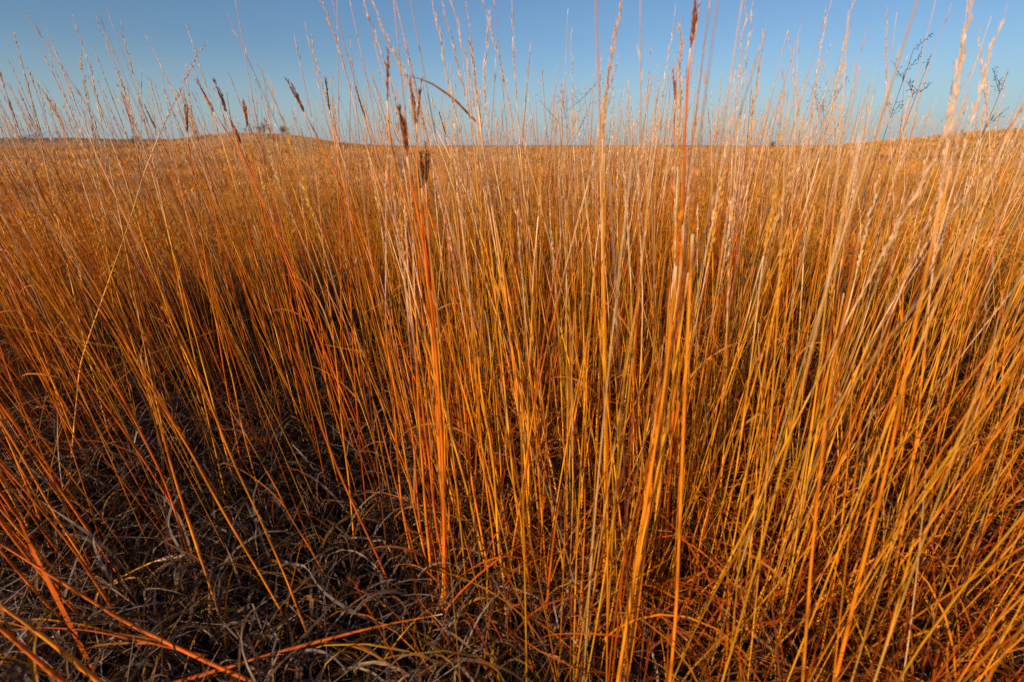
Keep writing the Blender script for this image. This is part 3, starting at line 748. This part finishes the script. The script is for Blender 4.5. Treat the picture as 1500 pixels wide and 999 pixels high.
x, y = rng.uniform(-6, 4, 9000), rng.uniform(-4.5, 1.0, 9000); k = (rng.random(9000) < np.where(x < -.8, .5, .08)) & cull_clear(x, y, .7) & ~((y > .5) & (np.abs(x) < y * 1.2 + .4)); blades(mb, x[k], y[k], rng, .25, .6, .0025, .005, 5, .7)
x, y = sample_area(3600, .55, 2.8, -58, 58, rng); k = (rng.random(len(x)) < np.clip(.5 + x * .55, .12, 1)) & (rng.random(len(x)) > .8 * hollow(x, y))
x, y = x[k], y[k]; blades(mb, x, y, rng, .18, .60, .0014, .0034, 8, .7, tone_mix(x, y, len(x), rng) * .8)
x, y = sample_area(2600, .62, 1.9, -12, 58, rng); k = rng.random(len(x)) > .8 * hollow(x, y); x, y = x[k], y[k]
blades(mb, x, y, rng, .12, .42, .0014, .0036, 9, 1.2, np.where(rng.random((len(x), 1)) < .6, RUST, AMBER) * rng.uniform(.35, 1.0, (len(x), 1)), z=rng.uniform(0, .22, len(x)))
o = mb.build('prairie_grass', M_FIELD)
tag(o, 'dense golden and rust prairie grass filling the field to the skyline', 'grass', kind='stuff')

# curled dead leaves on the ground
mb = MB()
GREY = np.array((.68, .49, .40)); GB = np.array((.42, .21, .10))
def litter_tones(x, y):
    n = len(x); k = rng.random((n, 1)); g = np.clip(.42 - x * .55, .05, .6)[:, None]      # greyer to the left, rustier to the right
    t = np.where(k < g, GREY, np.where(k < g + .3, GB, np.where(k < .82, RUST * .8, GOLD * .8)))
    return t * rng.uniform(.15, 1.1, (n, 1)) ** 1.15 * (1 - .65 * hollow(x, y))[:, None]  # last factor paints the shade of the hollows into the litter colour
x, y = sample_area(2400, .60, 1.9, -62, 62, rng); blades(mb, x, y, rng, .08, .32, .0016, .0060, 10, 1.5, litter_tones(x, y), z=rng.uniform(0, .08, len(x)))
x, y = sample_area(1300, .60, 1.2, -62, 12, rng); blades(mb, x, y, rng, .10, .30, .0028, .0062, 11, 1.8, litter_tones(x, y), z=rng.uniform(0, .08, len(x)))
x, y = sample_area(6000, 1.2, 4.5, -58, 58, rng); blades(mb, x, y, rng, .12, .36, .002, .0045, 7, 1.4, litter_tones(x, y) * .34)  # litter further in toned down, painting the shade between the stalks
# fine broken straws
n = 5000
x, y = sample_area(n, .55, 2.4, -60, 60, rng); a = rng.uniform(0, 6.28, n); L = rng.uniform(.05, .22, n); e = rng.normal(.25, .35, n)
d = np.stack([np.cos(a) * np.cos(e), np.sin(a) * np.cos(e), np.sin(np.abs(e))], -1)
p0 = np.stack([x, y, rng.uniform(.004, .12, n)], -1)
P = np.stack([p0, p0 + d * (L / 2)[:, None] + rng.normal(0, .004, (n, 3)), p0 + d * L[:, None]], 1)
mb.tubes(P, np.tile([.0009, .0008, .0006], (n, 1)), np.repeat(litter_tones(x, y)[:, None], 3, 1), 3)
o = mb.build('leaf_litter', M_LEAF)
tag(o, 'curled grey and rust dead leaves matted at the feet of the stalks', 'leaf litter', kind='stuff')


# ------------------------------------------------------------------ bare trees and thickets on the skyline
def bare_tree(label, px, dist, height, width, seed, stems=1):
    r = np.random.default_rng(seed)
    az = math.atan((px - 750) / FPX / (CP + (288 / FPX) * SP))
    x, y = dist * math.sin(az), dist * math.cos(az)
    base = np.array([x, y, float(ground_z(np.array(x), np.array(y)))])
    root = thing('bare_tree', base, label, 'tree', 'bare trees on the skyline')
    tr = MB(); cr = MB()
    bark = np.array((.09, .07, .06))
    for s in range(stems):
        b0 = base + np.array([r.normal(0, width * .22) if stems > 1 else 0, r.normal(0, width * .2) if stems > 1 else 0, -.1])
        H = height * r.uniform(.75, 1)
        t = np.linspace(0, 1, 6)[:, None]
        P = b0 + t * np.array([r.normal(0, .08) * H, 0, H * .8])
        tr.tubes(P[None], (np.linspace(.035, .012, 6) * H * .7)[None], np.tile(bark, (1, 6, 1)), 5)
        for i in range(14):
            k = r.uniform(.2, 1); q = b0 + k * (P[-1] - b0); a = r.uniform(0, 6.28)
            d = np.array([math.cos(a) * width * .5, math.sin(a) * width * .5, H * r.uniform(.1, .45)]) * r.uniform(.4, 1) / (1 if stems == 1 else 1.8)
            Q = q + np.linspace(0, 1, 5)[:, None] * d + np.concatenate([[np.zeros(3)], r.normal(0, .03 * H, (4, 3))])
            cr.tubes(Q[None], (np.linspace(.012, .005, 5) * H)[None], np.tile(bark, (1, 5, 1)), 4)
            m = 16
            f = r.uniform(.2, 1, m) * 4; st_ = np.stack([np.interp(f, np.arange(5), Q[:, j]) for j in range(3)], -1)
            e = st_ + unit(r.normal(0, 1, (m, 3)) + np.array([0, 0, .5])) * r.uniform(.08, .25, (m, 1)) * H
            cr.tubes(np.stack([st_, (st_ + e) / 2 + r.normal(0, .01 * H, (m, 3)), e], 1), np.tile(np.array([.005, .004, .0025]) * H, (m, 1)), np.tile(bark * 1.3, (m, 3, 1)), 3)
    tr.build('trunk', M_TWIG, root, base); cr.build('crown', M_TWIG, root, base)


bare_tree('wide bare tree on the dark ridge at far left', 54, 300, 6.0, 11, 1, 1)
bare_tree('small bare tree just left of the wide one on the ridge', 38, 310, 4.0, 6, 9, 1)
bare_tree('dark bare shrub in the dip left of the knoll', 203, 190, 3.4, 4, 2, 3)
bare_tree('bare grey thicket on the knoll top, left of its twin', 385, 138, 2.9, 4.5, 3, 4)
bare_tree('bare grey thicket on the knoll top, right of its twin', 420, 142, 2.6, 4.5, 4, 4)
bare_tree('small far shrub on the level skyline right of centre', 1132, 220, 2.6, 3.5, 5, 3)

# ------------------------------------------------------------------ sky, sun, camera
w = bpy.data.worlds.new('World'); SC.world = w; w.use_nodes = True
nt = w.node_tree; n = nt.nodes; l = nt.links
bg = n['Background']; bg.inputs['Strength'].default_value = .098
sky = n.new('ShaderNodeTexSky'); sky.sky_type = 'NISHITA'; sky.sun_disc = False
sky.sun_elevation = SUN_EL; sky.sun_rotation = SUN_AZ
sky.altitude = 300; sky.air_density = 1.0; sky.dust_density = 1.4; sky.ozone_density = 3.2
tint = n.new('ShaderNodeVectorMath'); tint.operation = 'MULTIPLY'; tint.inputs[1].default_value = (.88, 1.0, 1.08)
l.new(sky.outputs[0], tint.inputs[0]); tc = n.new('ShaderNodeTexCoord'); sx = n.new('ShaderNodeSeparateXYZ'); l.new(tc.outputs['Generated'], sx.inputs[0])
hz = n.new('ShaderNodeMapRange'); hz.interpolation_type = 'SMOOTHSTEP'     # pale ground haze low in the sky
hz.inputs['From Min'].default_value = -.02; hz.inputs['From Max'].default_value = .17; hz.inputs['To Min'].default_value = .62; hz.inputs['To Max'].default_value = 0
l.new(sx.outputs['Z'], hz.inputs['Value'])
mh = n.new('ShaderNodeMixRGB'); mh.inputs[2].default_value = (4.4, 5.7, 6.5, 1)
l.new(hz.outputs[0], mh.inputs[0]); l.new(tint.outputs[0], mh.inputs[1]); l.new(mh.outputs[0], bg.inputs['Color'])

ld = bpy.data.lights.new('sun', 'SUN'); ld.energy = 5.0; ld.angle = R(.5); ld.color = (1.0, .725, .42)
lo = bpy.data.objects.new('sun', ld); C.objects.link(lo)
from mathutils import Vector
sd = Vector((math.sin(SUN_AZ) * math.cos(SUN_EL), math.cos(SUN_AZ) * math.cos(SUN_EL), math.sin(SUN_EL)))
lo.rotation_euler = sd.to_track_quat('Z', 'Y').to_euler(); lo.location = sd * 30

cd = bpy.data.cameras.new('camera'); cd.lens = 17; cd.sensor_width = 36; cd.clip_start = .02; cd.clip_end = 10000
cd.dof.use_dof = True; cd.dof.focus_distance = 1.55; cd.dof.aperture_fstop = 3.4
co = bpy.data.objects.new('camera', cd); C.objects.link(co)
co.location = (0, 0, EYE); co.rotation_euler = (math.pi / 2 - PITCH, 0, 0)
SC.camera = co

SC.view_settings.view_transform = 'Standard'; SC.view_settings.look = 'None'; SC.view_settings.exposure = 0; SC.view_settings.gamma = 1
SC.render.engine = 'CYCLES'
SC.cycles.max_bounces = 5; SC.cycles.diffuse_bounces = 3; SC.cycles.glossy_bounces = 2; SC.cycles.transmission_bounces = 3
SC.cycles.use_denoising = False
SC.cycles.sample_clamp_indirect = 4
